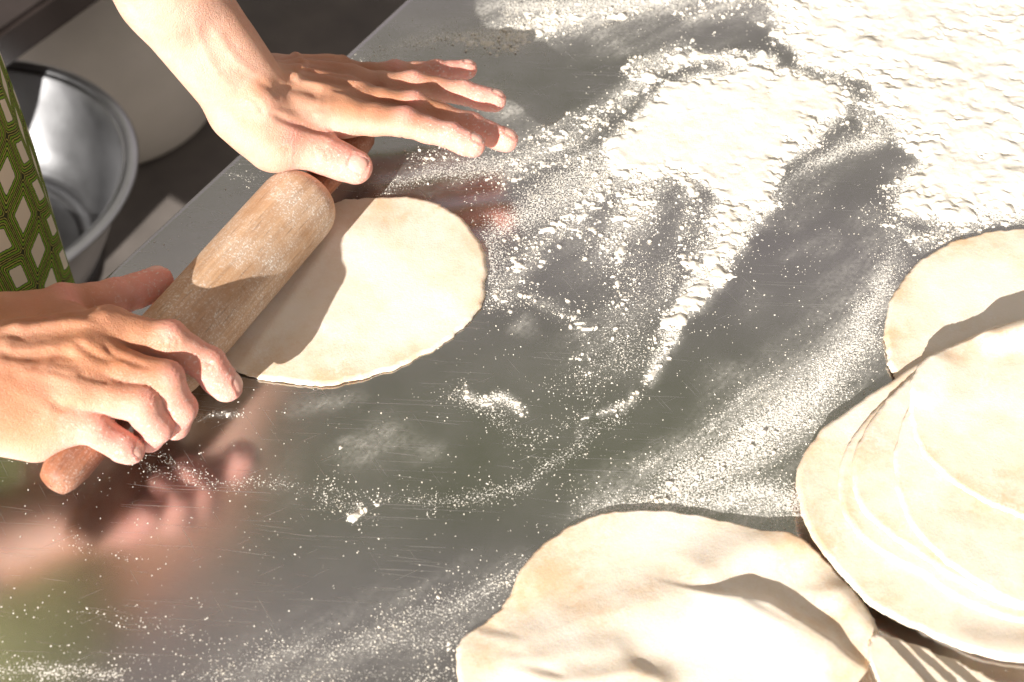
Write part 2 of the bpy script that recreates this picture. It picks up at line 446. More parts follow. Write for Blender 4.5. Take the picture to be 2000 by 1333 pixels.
SPECK = [
    ([(1730, 520), (1690, 640), (1600, 760), (1480, 860), (1330, 950), (1180, 1010)], [8, 12, 16, 16, 12, 8], 34, 0.95),
    ([(1540, 980), (1420, 960), (1300, 980)], [14, 12, 8], 24, 0.92),
    ([(1290, 740), (1210, 810), (1110, 890), (1000, 955), (900, 970), (790, 972)], [2, 3, 4, 5, 4, 3], 14, 0.75),
    ([(790, 972), (650, 955), (530, 955), (420, 940), (290, 885)], [2, 2, 2.5, 3, 3], 6, 0.62),
    ([(240, 905), (330, 930), (430, 945)], [2, 3, 2], 5, 0.6),
    ([(1040, 1120), (960, 1165), (850, 1195), (760, 1215)], [6, 6, 5, 4], 20, 0.78),
    ([(900, 1240), (760, 1240), (620, 1265), (470, 1300), (380, 1340)], [8, 8, 7, 6, 4], 26, 0.72),
    ([(880, 1320), (650, 1330), (450, 1345)], [8, 8, 8], 24, 0.60),
    ([(-20, 1310), (120, 1318), (240, 1330)], [4, 6, 4], 9, 0.75),
    ([(985, 590), (960, 470), (1030, 420), (1180, 330)], [10, 12, 20, 24], 26, 0.78),
    ([(1180, 480), (1230, 600), (1210, 690), (1120, 740)], [20, 22, 18, 8], 34, 0.60),
    ([(1330, 380), (1320, 470), (1290, 560)], [12, 10, 10], 24, 0.72),
    ([(1400, 640), (1500, 540), (1620, 470)], [4, 8, 10], 12, 0.72),
    ([(1720, 260), (1600, 330), (1540, 400), (1500, 500)], [8, 12, 10, 6], 14, 0.85),
    ([(1700, 420), (1720, 480), (1700, 560)], [8, 10, 8], 14, 0.88),
    ([(740, 380), (850, 330), (960, 330), (1100, 290)], [5, 12, 14, 16], 16, 0.72),
    ([(1180, 740), (1130, 820), (1000, 860)], [5, 6, 4], 14, 0.52),
    ([(900, 760), (960, 800), (1000, 850)], [6, 8, 5], 12, 0.6),
    ([(640, 960), (700, 1010)], [8, 6], 10, 0.5),
    ([(720, 110), (800, 80), (960, 70), (1060, 50), (1150, 20)], [2, 6, 14, 16, 18], 20, 0.82),
    ([(1000, 20), (1300, 5)], [10, 12], 16, 0.85),
    ([(460, 335), (500, 345), (470, 370)], [4, 4, 3], 8, 0.55),
    ([(330, 1100), (180, 1090), (90, 1000), (190, 960)], [2, 2, 2, 2], 8, 0.4),
    ([(0, 1180), (200, 1190), (400, 1240)], [2, 2, 2], 14, 0.42),
    ([(0, 1280), (280, 1290)], [4, 4], 14, 0.42),
    ([(1560, 700), (1450, 790), (1350, 860), (1250, 920)], [3, 4, 4, 4], 8, 0.75),
]
FILM = [
    ([(1700, 520), (1620, 700), (1450, 870), (1200, 1000)], [14, 20, 22, 10], 26, 0.42),
    ([(1625, 470), (1580, 480), (1545, 500)], [5, 8, 4], 9, 0.5),
    ([(1480, 590), (1460, 610)], [7, 7], 12, 0.26),
    ([(1420, 725), (1390, 740)], [6, 6], 12, 0.26),
    ([(1690, 290), (1650, 300)], [6, 4], 10, 0.36),
    ([(1030, 650), (1025, 640)], [5, 4], 9, 0.38),
    ([(700, 890), (760, 850), (830, 880)], [8, 9, 4], 14, 0.25),
    ([(680, 860), (720, 870), (710, 910)], [3, 3, 2], 6, 0.30),
    ([(900, 175), (960, 185), (1000, 225)], [6, 10, 8], 16, 0.60),
    ([(740, 360), (900, 320), (1100, 260)], [10, 14, 18], 20, 0.32),
    ([(760, 120), (860, 70), (1000, 60), (1150, 60)], [3, 10, 20, 20], 26, 0.36),
    ([(1220, 80), (1300, 60), (1260, 30)], [16, 16, 10], 10, 0.35),
    ([(1380, 80), (1470, 60)], [10, 8], 8, 0.12),
    ([(1000, 1140), (800, 1220), (500, 1320)], [10, 16, 14], 24, 0.18),
    ([(1720, 260), (1600, 330), (1540, 420)], [10, 12, 10], 10, 0.34),
    ([(1160, 460), (1250, 560), (1180, 680)], [24, 24, 16], 26, 0.16),
    ([(560, 800), (700, 785)], [2, 2], 8, 0.25),
    ([(480, 880), (560, 960)], [8, 8], 20, 0.06),
    ([(1700, 440), (1720, 600)], [10, 8], 20, 0.5),
    ([(1480, 1010), (1300, 970)], [14, 10], 14, 0.5),
    ([(1000, 30), (1500, 0), (2000, 100)], [20, 30, 60], 20, 0.55),
]
BARE = [  # places wiped clean: (line, radii mm, softness, strength)
    ([(1755, 305), (1690, 325), (1630, 370), (1565, 450), (1485, 565), (1405, 665), (1330, 760), (1240, 850)], [7, 13, 19, 19, 17, 15, 12, 10], 8, 0.95),
    ([(1690, 400), (1680, 480), (1600, 600), (1500, 700)], [8, 14, 16, 12], 9, 0.8),
    ([(1250, 70), (1300, 60)], [17, 17], 9, 0.75),
    ([(1370, 75), (1450, 52), (1480, 62)], [7, 9, 8], 6, 0.95),
    ([(1535, 90), (1520, 125)], [3, 3], 4, 0.8),
    ([(1100, 120), (1140, 160), (1080, 190)], [24, 18, 12], 12, 0.7),
    ([(1330, 400), (1310, 430), (1290, 490)], [1, 4, 4], 20, 0.32),
    ([(1120, 560), (1190, 570)], [5, 5], 22, 0.35),
    ([(1655, 160), (1690, 175)], [6, 6], 5, 0.6),
]

def fields(x, y):
    wx = (fbm2(x * 45, y * 45, 3, 3) - 0.5) * 0.014; wy = (fbm2(x * 45 + 31, y * 45 + 7, 3, 4) - 0.5) * 0.014
    X, Y = x + wx, y + wy
    th = np.zeros(x.shape); sp = np.zeros(x.shape); fi = np.zeros(x.shape)
    for pts, soft, amt in THICK_POLY:
        d = poly_sd(X, Y, Gs(pts)); th = np.maximum(th, amt * smooth(soft * MM, -soft * MM, d))
    for pts, rad, soft, amt in THICK_LINE:
        d = seg_dist(X, Y, Gs(pts), np.array(rad) * MM); th = np.maximum(th, amt * smooth(soft * MM, -soft * 0.5 * MM, d))
    for pts, rad, soft, amt in SPECK:
        d = seg_dist(X, Y, Gs(pts), np.array(rad) * MM); sp = np.maximum(sp, amt * smooth(soft * MM, -soft * 0.7 * MM, d))
    for pts, rad, soft, amt in FILM:
        d = seg_dist(X, Y, Gs(pts), np.array(rad) * MM); fi = np.maximum(fi, amt * smooth(soft * MM, -soft * 0.7 * MM, d))
    sp = np.maximum(sp, np.minimum(th * 1.5, 1.0)); fi = np.maximum(fi, smooth(0.12, 0.9, th) * 0.85)
    for pts, rad, soft, amt in BARE:
        d = seg_dist(X, Y, Gs(pts), np.array(rad) * MM); k = 1 - amt * smooth(soft * MM, -soft * 0.5 * MM, d)
        th = th * k; sp = sp * (0.15 + 0.85 * k); fi = fi * (0.25 + 0.75 * k)
    # rub marks: streaky loss along the wiping direction
    st = fbm2((x * 0.8 + y * 0.6) * 16, (-x * 0.6 + y * 0.8) * 150, 3, 9)
    fi = fi * (0.55 + 0.9 * smooth(0.3, 0.7, st))
    return th, sp, np.clip(fi, 0, 1)

LK0, LK1, LKS = np.array([-0.40, -0.34]), np.array([0.62, 0.62]), 0.0014
_lx, _ly = np.arange(LK0[0], LK1[0], LKS), np.arange(LK0[1], LK1[1], LKS)
_LX, _LY = np.meshgrid(_lx, _ly, indexing='ij')
_LUT = [f.reshape(_LX.shape) for f in fields(_LX.ravel(), _LY.ravel())]
def look(x, y):
    u = np.clip((x - LK0[0]) / LKS, 0, len(_lx) - 1.001); v = np.clip((y - LK0[1]) / LKS, 0, len(_ly) - 1.001)
    i, j = u.astype(int), v.astype(int); a, b = u - i, v - j
    inside = (x > LK0[0]) & (x < LK1[0]) & (y > LK0[1]) & (y < LK1[1])
    return [(L[i, j] * (1 - a) * (1 - b) + L[i + 1, j] * a * (1 - b) + L[i, j + 1] * (1 - a) * b + L[i + 1, j + 1] * a * b) * inside for L in _LUT]

# ------------------------------------------------------------------ steel table
E1, E2 = P(180, 562, 0), P(790, 0, 0)
ev = (E2 - E1); ev = ev / np.linalg.norm(ev); nv = np.array([ev[1], -ev[0], 0])       # along the edge / into the table
ANG = math.atan2(ev[1], ev[0])
U0, U1, V1 = -0.55, 0.95, 1.10
table = empty('work_table', (0, 0, 0))
tag(table, 'scratched stainless steel work table dusted with flour', 'table')
us = np.concatenate([np.arange(U0, -0.36, 0.03), np.arange(-0.36, 0.62, 0.0026), np.arange(0.62, U1 + 0.02, 0.03)])
vs_ = np.concatenate([[0, 0.0012, 0.003], np.arange(0.0055, 0.80, 0.0026), np.arange(0.80, V1 + 0.02, 0.03)])
UU, VV = np.meshgrid(us, vs_, indexing='ij')
X = E1[0] + UU * ev[0] + VV * nv[0]; Y = E1[1] + UU * ev[1] + VV * nv[1]
Z = np.where(VV < 0.003, -0.0022 * (1 - VV / 0.003) ** 2, 0)
tv = np.stack([X.ravel(), Y.ravel(), Z.ravel()], 1)
nu, nvv = UU.shape; idx = np.arange(nu * nvv).reshape(nu, nvv)
tf = np.stack([idx[:-1, :-1].ravel(), idx[:-1, 1:].ravel(), idx[1:, 1:].ravel(), idx[1:, :-1].ravel()], 1)[:, ::-1]
top = mesh_obj('table_top', tv, tf, M_STEEL, table)
t_, s_, f_ = look(X.ravel(), Y.ravel())
fattr(top, 'film', f_); fattr(top, 'speck', s_)
def tl(u, v, z): return (E1[0] + u * ev[0] + v * nv[0], E1[1] + u * ev[1] + v * nv[1], z)
box('front_apron', (U1 - U0, 0.0015, 0.045), tl((U0 + U1) / 2, 0.0012, -0.0255), M_EDGE, table, 0.0005, ANG)
box('table_shelf', (U1 - U0 - 0.1, V1 - 0.12, 0.02), tl((U0 + U1) / 2, V1 / 2 + 0.02, -0.62), M_EDGE, table, 0.003, ANG)
for u in (U0 + 0.06, U1 - 0.06):
    for v in (0.06, V1 - 0.06):
        lg = lathe('leg', [(0.019, FLOOR_Z), (0.019, -0.05), (0.019, -0.003), (0.001, -0.003)], M_EDGE, table, 20)
        lg.location = tl(u, v, 0)

# ------------------------------------------------------------------ flour lying thick: one sheet of uneven height
g = 0.0009
gx, gy = np.arange(-0.16, 0.50, g), np.arange(-0.22, 0.52, g)
FX, FY = np.meshgrid(gx, gy, indexing='ij')
th, sp, fi = look(FX.ravel(), FY.ravel())
x, y = FX.ravel(), FY.ravel()
n1 = fbm2(x * 190, y * 190, 3, 21, 0.55); n2 = fbm2(x * 60, y * 60, 3, 22); n3 = fbm2(x * 420, y * 420, 2, 23)
n5 = fbm2(x * 95 + y * 40, y * 150, 3, 27, 0.6)
dd = th + (n1 - 0.5) * 0.75 + (n2 - 0.5) * 0.55 + (n3 - 0.5) * 0.40 + (n5 - 0.5) * 0.55 - 0.56
n4 = fbm2(x * 26, y * 26, 3, 24); n6 = fbm2(x * 55 + 9, y * 70, 3, 29, 0.45)
crk = 1 - np.abs(fbm2(x * 120 + 3, y * 120, 3, 31) - 0.5) * 2
far = smooth(1.0, 1.3, th + 0.0) * 0
rough_zone = smooth(0.10, 0.34, x) * smooth(-0.02, 0.2, y) + smooth(0.20, 0.36, y)
rough_zone = np.clip(rough_zone, 0, 1)
ht = np.where(dd > 0, 0.0003 + 0.0013 * smooth(0, 0.35, dd) * (0.6 + 0.8 * n1 * (1.2 - smooth(0.8, 1.05, th))) + 0.00035 * n3, -0.001)
ht = ht + np.where(dd > 0.1, smooth(0.1, 0.5, dd) * rough_zone * (0.0009 * smooth(0.30, 0.80, n2) + 0.0030 * (n4 - 0.3) + 0.0003 * n1 - 0.0003 * smooth(0.85, 1.0, crk) + 0.0020 * smooth(0.50, 0.85, n6)), 0)
ht = np.maximum(ht, np.where(dd > 0, 0.0004, -0.001))
H = ht.reshape(FX.shape)
for _ in range(2):                                       # powder settles: soften the fine relief
    Hp = np.pad(H, 1, mode='edge')
    Hb = (Hp[:-2, 1:-1] + Hp[2:, 1:-1] + Hp[1:-1, :-2] + Hp[1:-1, 2:] + 2 * H) / 6
    H = np.where(dd.reshape(H.shape) > 0.06, Hb, H)
ht = H.ravel()
keep = dd.reshape(FX.shape) > -0.03
cell = keep[:-1, :-1] | keep[1:, :-1] | keep[1:, 1:] | keep[:-1, 1:]
# nothing under the rolling dough or off the table
vv = (FX - E1[0]) * nv[0] + (FY - E1[1]) * nv[1]
cell &= (vv[:-1, :-1] > 0.01)
gi = np.arange(H.size).reshape(H.shape)
ff = np.stack([gi[:-1, :-1][cell], gi[1:, :-1][cell], gi[1:, 1:][cell], gi[:-1, 1:][cell]], 1)
used = np.unique(ff); remap = np.full(H.size, -1, np.int64); remap[used] = np.arange(len(used))
fv = np.stack([x, y, np.where(ht > 0, ht, -0.0003)], 1)[used]
fo = mesh_obj('flour', fv, remap[ff], M_FLOUR)
tag(fo, 'thick white flour spread and swept over the far right of the steel table', 'flour', kind='stuff')

# loose grains and small lumps
def grains(name, n, rmin, rmax, power, field_pow, label, sub, seed, tx=None):
    r2 = np.random.default_rng(seed)
    m = n * 10
    cx = r2.uniform(-0.32, 0.40, m); cy = r2.uniform(-0.26, 0.46, m)
    a, b, c = look(cx, cy)
    cl = fbm2(cx * 70, cy * 70, 2, 51)
    dens = tx(a, b) if tx else b + 0.10
    w = dens ** field_pow * (0.35 + 1.3 * smooth(0.35, 0.7, cl))
    w[((cx - E1[0]) * nv[0] + (cy - E1[1]) * nv[1]) < 0.006] = 0
    pick = r2.uniform(0, 1, m) < w * n / w.sum()
    cx, cy = cx[pick], cy[pick]; k = len(cx)
    rad = rmin + (rmax - rmin) * r2.uniform(0, 1, k) ** power
    bm = bmesh.new()
    if sub: bmesh.ops.create_icosphere(bm, subdivisions=1, radius=1)
    else:
        for q in ((1, 0, 0), (-1, 0, 0), (0, 1, 0), (0, -1, 0), (0, 0, 1), (0, 0, -1)): bm.verts.new(q)
        bm.verts.ensure_lookup_table()
        for t in ((0, 2, 4), (2, 1, 4), (1, 3, 4), (3, 0, 4), (2, 0, 5), (1, 2, 5), (3, 1, 5), (0, 3, 5)): bm.faces.new([bm.verts[i] for i in t])
    bm.verts.index_update()
    bv = np.array([v.co[:] for v in bm.verts]); bf = np.array([[v.index for v in f.verts] for f in bm.faces]); bm.free()
    ang = r2.uniform(0, 6.28, k); st = r2.uniform(0.7, 1.5, k)
    jit = r2.uniform(0.5, 1.3, (k, len(bv), 1))
    q = bv[None] * jit * rad[:, None, None]
    q[:, :, 0] *= st[:, None]
    qx = q[:, :, 0] * np.cos(ang)[:, None] - q[:, :, 1] * np.sin(ang)[:, None]
    qy = q[:, :, 0] * np.sin(ang)[:, None] + q[:, :, 1] * np.cos(ang)[:, None]
    V = np.stack([qx + cx[:, None], qy + cy[:, None], q[:, :, 2] * 0.6 + rad[:, None] * 0.35], 2).reshape(-1, 3)
    F = (bf[None] + (np.arange(k) * len(bv))[:, None, None]).reshape(-1, 3)
    o = mesh_obj(name, V, F, M_FLOUR)
    tag(o, label, 'flour', kind='stuff')
    return o
grains('flour_grains', 62000, 0.00015, 0.00055, 2.6, 1.7, 'fine loose flour grains sprinkled over the steel table', False, 5)
grains('flour_crumbs', 9000, 0.0004, 0.0017, 4.5, 1.4, 'small white flour lumps scattered beside the rolled dough', True, 6,
       lambda a, b: np.where(a > 0.12, np.minimum(a, 0.5), 0) + 0.04 * b)

grains('flour_grains', 2600, 0.00022, 0.0006, 2.6, 1.0, 'sparse flour specks dotted over the bare steel', False, 9, lambda a, b: 0.25 + b * 0.3)

# ------------------------------------------------------------------ dough sheets
M_D = [mat_dough('dough %d' % i, t, 3.7 * i) for i, t in enumerate((0.42, 0.40, 0.5, 0.46))]

def sheet(name, outline, z, thick, mat, height=None, nr=46, ns=220, seed=0, label=None, group=None, rag=0.0005, bottom_follow=True, mound=0.0):
    """round of dough: outline in photograph pixels at height z (mm); height(x, y) lifts it (m)"""
    pts = np.array([Pm(a, b, z)[:2] for a, b in outline])
    o_ = spline(pts, ns); c = o_.mean(0)
    ang = np.linspace(0, 2 * math.pi, ns, endpoint=False)
    d = o_ - c; L = np.linalg.norm(d, axis=1)
    jt = (fbm2(np.cos(ang) * 6 + seed * 9, np.sin(ang) * 6, 3, seed) - 0.5) * rag * 4 + (fbm2(np.cos(ang) * 34 + seed, np.sin(ang) * 34, 2, seed + 5) - 0.5) * rag * 1.6
    o_ = c + d * ((L + jt) / L)[:, None]
    rr = np.linspace(0, 1, nr) ** 0.8
    V, F = [], []
    R = rr[1:, None, None]; ring = c + (o_ - c)[None] * R
    flat = np.vstack([c[None], ring.reshape(-1, 2)])
    hz = height(flat[:, 0], flat[:, 1]) if height else np.zeros(len(flat))
    micro = (fbm2(flat[:, 0] * 60 + seed, flat[:, 1] * 60, 3, seed + 2) - 0.5) * 0.0005 + (fbm2(flat[:, 0] * 18, flat[:, 1] * 18 + seed, 2, seed + 3) - 0.5) * 0.0016
    rfl = np.concatenate([[0], np.repeat(rr[1:], ns)])
    edge = smooth(1.0, 0.985, rfl)
    zt = z * MM + hz + micro + thick * MM * (0.55 + 0.45 * edge) + mound * (1 - rfl ** 2)
    zb = z * MM + (hz if bottom_follow else 0) + micro
    zb = np.minimum(zb, zt - thick * MM * 0.45)
    n = len(flat)
    vt = np.column_stack([flat, zt]); vb = np.column_stack([flat, zb])
    # slight bulge ring round the edge
    lastr = flat[-ns:]; mid = np.column_stack([c + (lastr - c) * (1 + 0.25 * thick * MM / np.linalg.norm(lastr - c, axis=1))[:, None], (zt[-ns:] + zb[-ns:]) / 2])
    verts = np.vstack([vt, vb, mid]); faces = []
    for j in range(ns):
        k = (j + 1) % ns
        faces.append((0, 1 + j, 1 + k)); faces.append((n, n + 1 + k, n + 1 + j))
    for i in range(nr - 2):
        b0, b1 = 1 + i * ns, 1 + (i + 1) * ns
        for j in range(ns):
            k = (j + 1) % ns
            faces.append((b0 + j, b1 + j, b1 + k, b0 + k)); faces.append((n + b0 + k, n + b1 + k, n + b1 + j, n + b0 + j))
    lt, lb, lm = 1 + (nr - 2) * ns, n + 1 + (nr - 2) * ns, 2 * n
    for j in range(ns):
        k = (j + 1) % ns
        faces.append((lt + j, lm + j, lm + k, lt + k)); faces.append((lm + j, lb + j, lb + k, lm + k))
    # orientation check
    a = np.array([verts[i] for i in faces[0]]); nrm = np.cross(a[1] - a[0], a[2] - a[0])
    if nrm[2] < 0: faces = [f[::-1] for f in faces]
    ob = mesh_obj(name, verts, faces, mat)
    rim = smooth(0.70, 1.0, rfl); fattr(ob, 'rim', np.concatenate([rim, rim, np.ones(ns) * 0.3]))
    tag(ob, label, 'dough', group)
    return ob

def ridges(lst):
    """lst: (pixel line, height z mm used for placing, amplitude mm, near width mm, far width mm)"""
    pre = [(np.array([Pm(a, b, z)[:2] for a, b in pts]), amp * MM, w0 * MM, w1 * MM) for pts, z, amp, w0, w1 in lst]
    s2 = np.array([sd.x, sd.y]); s2 = s2 / np.linalg.norm(s2)
    def f(x, y):
        h = np.zeros(x.shape)
        for pts, amp, w0, w1 in pre:
            best = np.full(x.shape, 1e9); side = np.zeros(x.shape)
            for i in range(len(pts) - 1):
                a, b = pts[i], pts[i + 1]; ba = b - a; t = np.clip(((x - a[0]) * ba[0] + (y - a[1]) * ba[1]) / (ba @ ba), 0, 1)
                dx, dy = x - a[0] - t * ba[0], y - a[1] - t * ba[1]; d = np.hypot(dx, dy)
                m = d < best; best = np.where(m, d, best); side = np.where(m, dx * s2[0] + dy * s2[1], side)
            w = w0 + (w1 - w0) * smooth(-0.004, 0.004, side)
            h = h + amp * np.exp(-(best / w) ** 2)
        return h
    return f

sheet('dough_round', [(585, 420), (640, 404), (700, 393), (780, 388), (850, 400), (900, 430), (935, 475), (948, 530), (940, 590), (910, 635), (850, 680), (780, 715), (700, 743), (620, 753), (540, 747), (480, 735), (425, 706), (400, 660), (470, 560)],
      0.4, 2.4, M_D[0], ridges([([(470, 720), (560, 600), (660, 455)], 2, 1.3, 4, 5), ([(560, 735), (660, 600), (740, 450)], 2, 0.5, 7, 7)]), seed=1, label='thin oval dough round under the wooden rolling pin', rag=0.0010)

# far round lying beneath the edge of the tall stack
sheet('dough_round', [(1733, 700), (1729, 640), (1745, 580), (1790, 520), (1850, 482), (1920, 460), (2000, 450), (2110, 455), (2260, 520), (2330, 650), (2260, 800), (2000, 860), (1800, 800), (1748, 742)],
      0.6, 3.0, M_D[1], seed=2, label='dough round lying half under the far side of the tall stack', rag=0.0008)

# tall stack
C0 = [(1557, 950), (1565, 900), (1600, 850), (1665, 797), (1740, 748), (1810, 705), (1960, 640), (2110, 640), (2260, 760), (2350, 960), (2300, 1160), (2160, 1285), (2000, 1300), (1900, 1283), (1830, 1250), (1760, 1217), (1700, 1183), (1650, 1130), (1600, 1070), (1570, 1010)]
C1 = [(1637, 945), (1652, 880), (1695, 820), (1750, 765), (1815, 708), (1960, 640), (2110, 640), (2250, 760), (2330, 960), (2280, 1130), (2150, 1225), (2000, 1217), (1930, 1200), (1860, 1168), (1800, 1124), (1740, 1094), (1680, 1050), (1648, 1000)]
C2 = [(1664, 935), (1676, 870), (1715, 805), (1768, 752), (1825, 705), (1960, 638), (2110, 640), (2250, 760), (2320, 940), (2270, 1110), (2150, 1200), (2000, 1190), (1920, 1165), (1855, 1128), (1800, 1090), (1740, 1050), (1690, 1005)]
C3 = [(1752, 955), (1748, 890), (1765, 820), (1795, 760), (1840, 702), (1960, 636), (2110, 640), (2250, 760), (2320, 940), (2270, 1110), (2150, 1205), (2050, 1200), (1960, 1172), (1885, 1128), (1830, 1085), (1778, 1025)]
C4 = [(1780, 830), (1776, 780), (1792, 722), (1850, 682), (1930, 655), (2040, 625), (2180, 660), (2280, 780), (2290, 920), (2220, 1020), (2100, 1045), (2000, 1012), (1955, 998), (1900, 968), (1832, 920), (1795, 872)]
def inset(o, k, dx=0, dy=0):
    a = np.array(o, float); c = a.mean(0); return [tuple(c + (p - c) * k + (dx, dy)) for p in a]
GRP = 'dough rounds of the tall stack'
hC = ridges([([(1900, 1270), (2050, 1290)], 8, 3, 12, 12)])
sheet('dough_round', inset(C0, 0.93, 15, -5), 0.8, 3, M_D[2], seed=11, label='lowest dough round of the tall stack, nearly hidden', group=GRP)
sheet('dough_round', inset(C0, 0.96, 20, -2), 4.0, 3, M_D[3], seed=12, label='second lowest dough round of the tall stack', group=GRP)
sheet('dough_round', C0, 7.5, 2.4, M_D[2], hC, seed=13, label='widest dough round of the tall stack, reaching farthest left', group=GRP)
sheet('dough_round', C1, 10.2, 2.0, M_D[3], seed=14, label='tan dough round just above the widest one in the tall stack', group=GRP)
sheet('dough_round', C2, 12.3, 2.0, M_D[1], seed=15, label='middle dough round of the tall stack, third from the top', group=GRP)
sheet('dough_round', C3, 14.6, 2.0, M_D[2], seed=16, label='second dough round from the top of the tall stack', group=GRP)
hT = ridges([([(1940, 660), (2010, 640)], 22, 6, 7, 9), ([(1830, 700), (1800, 760)], 22, 2.0, 9, 9)])
sheet('dough_round', C4, 17.2, 2.2, M_D[1], hT, seed=17, label='topmost dough round of the tall stack', group=GRP)

# near wrinkled round in front
B = [(891, 1300), (905, 1252), (948, 1216), (985, 1185), (1012, 1130), (1062, 1070), (1130, 1022), (1200, 1004), (1300, 1003), (1400, 1018), (1490, 1043), (1545, 1052), (1600, 1090), (1650, 1140), (1690, 1190), (1710, 1240), (1700, 1290), (1640, 1370), (1500, 1480), (1280, 1520), (1050, 1480), (920, 1390)]
hB = ridges([
    ([(1040, 1260), (1150, 1215), (1280, 1180), (1400, 1165)], 8, 3.2, 30, 15),
    ([(1450, 1178), (1500, 1185), (1560, 1222), (1615, 1258)], 10, 8, 22, 8),
    ([(1380, 1110), (1470, 1070), (1540, 1055)], 8, 4, 12, 14),
    ([(1640, 1160), (1700, 1230)], 8, 5, 12, 10),
    ([(1120, 1345), (1240, 1325), (1280, 1335)], 8, 4.5, 22, 9),
    ([(1050, 1300), (1150, 1280), (1200, 1275)], 8, 2.5, 16, 10),
    ([(1400, 1330), (1600, 1330)], 8, 2, 26, 22),
    ([(1000, 1180), (960, 1230)], 6, -1.5, 14, 14)])
sheet('dough_round', B, 0.8, 2.4, M_D[3], hB, seed=21, nr=90, ns=260, label='wavy wrinkled dough round at the front beside the tall stack', rag=0.0007)

# small staggered pile between the wavy round and the stack
EDGES = [[(1850, 1288), (1892, 1308), (1945, 1336), (2030, 1400)], [(1800, 1268), (1835, 1290), (1890, 1336), (1965, 1400)], [(1755, 1250), (1788, 1276), (1852, 1336), (1920, 1400)], [(1718, 1243), (1738, 1262), (1806, 1336), (1870, 1400)]]
for i in range(4):
    o_ = [(1704, 1244 + i)] + EDGES[i] + [(EDGES[i][3][0] + 20, 1500), (1900, 1560), (1760, 1520), (1735, 1400), (1716, 1333), (1698, 1286)]
    sheet('dough_round', o_, 0.6 + 3.0 * i, 2.2, M_D[(i + 1) % 4], seed=31 + i, nr=24, ns=140,
          label=('lowest', 'second lowest', 'second highest', 'highest')[i] + ' dough round of the small staggered pile at the bottom right', group='dough rounds of the small staggered pile')

# ------------------------------------------------------------------ rolling pin
PZ = 26.5
pa, pb = Pm(107, 944, PZ - 1), Pm(605, 378, PZ)
ax = (pb - pa); ax[2] = 0; LEN1 = np.linalg.norm(ax); ax = ax / LEN1
pin = empty('rolling_pin', (pa[0], pa[1], PZ * MM), math.atan2(ax[1], ax[0]))
tag(pin, 'floury wooden rolling pin with thin handles on the dough', 'rolling pin')
def on_axis(px, py):
    q = Pm(px, py, PZ) - pa; return q @ ax
bx0, bx1 = on_axis(300, 738), LEN1
RB = 0.0245
def rounded(x0, x1, r, e0, e1, n=8):
    pr = [(0.0005, x0)]
    for i in range(1, n + 1): a = i / n * math.pi / 2; pr.append((r * (0.55 + 0.45 * math.sin(a)) if i else 0, x0 + e0 * (1 - math.cos(a))))
    for k in range(1, 10): t = k / 10; pr.append((r, x0 + e0 + (x1 - e1 - x0 - e0) * t))
    for i in range(n, -1, -1): a = i / n * math.pi / 2; pr.append((r * (0.55 + 0.45 * math.sin(a)), x1 - e1 * (1 - math.cos(a))))
    pr.append((0.0005, x1 + 0.0003)); return pr
barrel = lathe('barrel', rounded(bx0, bx1, RB, 0.016, 0.016), M_BARREL, pin, 72, 'X')
hn = lathe('handle', [(0.0005, -0.003), (0.004, -0.0028), (0.0082, -0.001), (0.0104, 0.004), (0.0115, 0.014), (0.0112, 0.045), (0.0095, bx0 - 0.006), (0.0095, bx0 + 0.01)], M_HANDLE, pin, 40, 'X')
hf = lathe('handle', [(0.0100, bx1 - 0.01), (0.0100, bx1 + 0.004), (0.0108, bx1 + 0.03), (0.0112, bx1 + 0.05), (0.010, bx1 + 0.062), (0.006, bx1 + 0.069), (0.0005, bx1 + 0.070)], M_HANDLE, pin, 40, 'X')

# ------------------------------------------------------------------ person: arms and hands from a smooth distance field
def smin(a, b, k):
    h = np.maximum(k - np.abs(a - b), 0) / k
    return np.minimum(a, b) - h * h * k * 0.25

def cone(p, a, b, ra, rb):
    ba = b - a; t = np.clip(((p - a) @ ba) / (ba @ ba + 1e-12), 0, 1)
    return np.linalg.norm(p - a - t[:, None] * ba, axis=1) - (ra + (rb - ra) * t)

class Arm:
    def __init__(s, fingers, palm, ridges_, arm):
        s.f, s.palm, s.rid, s.arm = fingers, palm, ridges_, arm
    def sdf(s, p):
        d = None
        for a, b, ra, rb in s.arm:
            q = cone(p, a, b, ra, rb); d = q if d is None else smin(d, q, 0.012)
        for a, b, ra, rb, k in s.palm:
            d = smin(d, cone(p, a, b, ra, rb), k)
        for a, b, ra, rb in s.rid:
            d = smin(d, cone(p, a, b, ra, rb), 0.0035)
        out = d
        for fg in s.f:
            j, r = fg['j'], fg['r']; q = None
            for i in range(len(j) - 1):
                c = cone(p, j[i], j[i + 1], r[i], r[i + 1]); q = c if q is None else smin(q, c, 0.003)
            for a, b, ra, rb in fg.get('pads', []): q = smin(q, cone(p, a, b, ra, rb), 0.004)
            out = np.minimum(out, smin(d, q, fg.get('k', 0.007)))
        return out

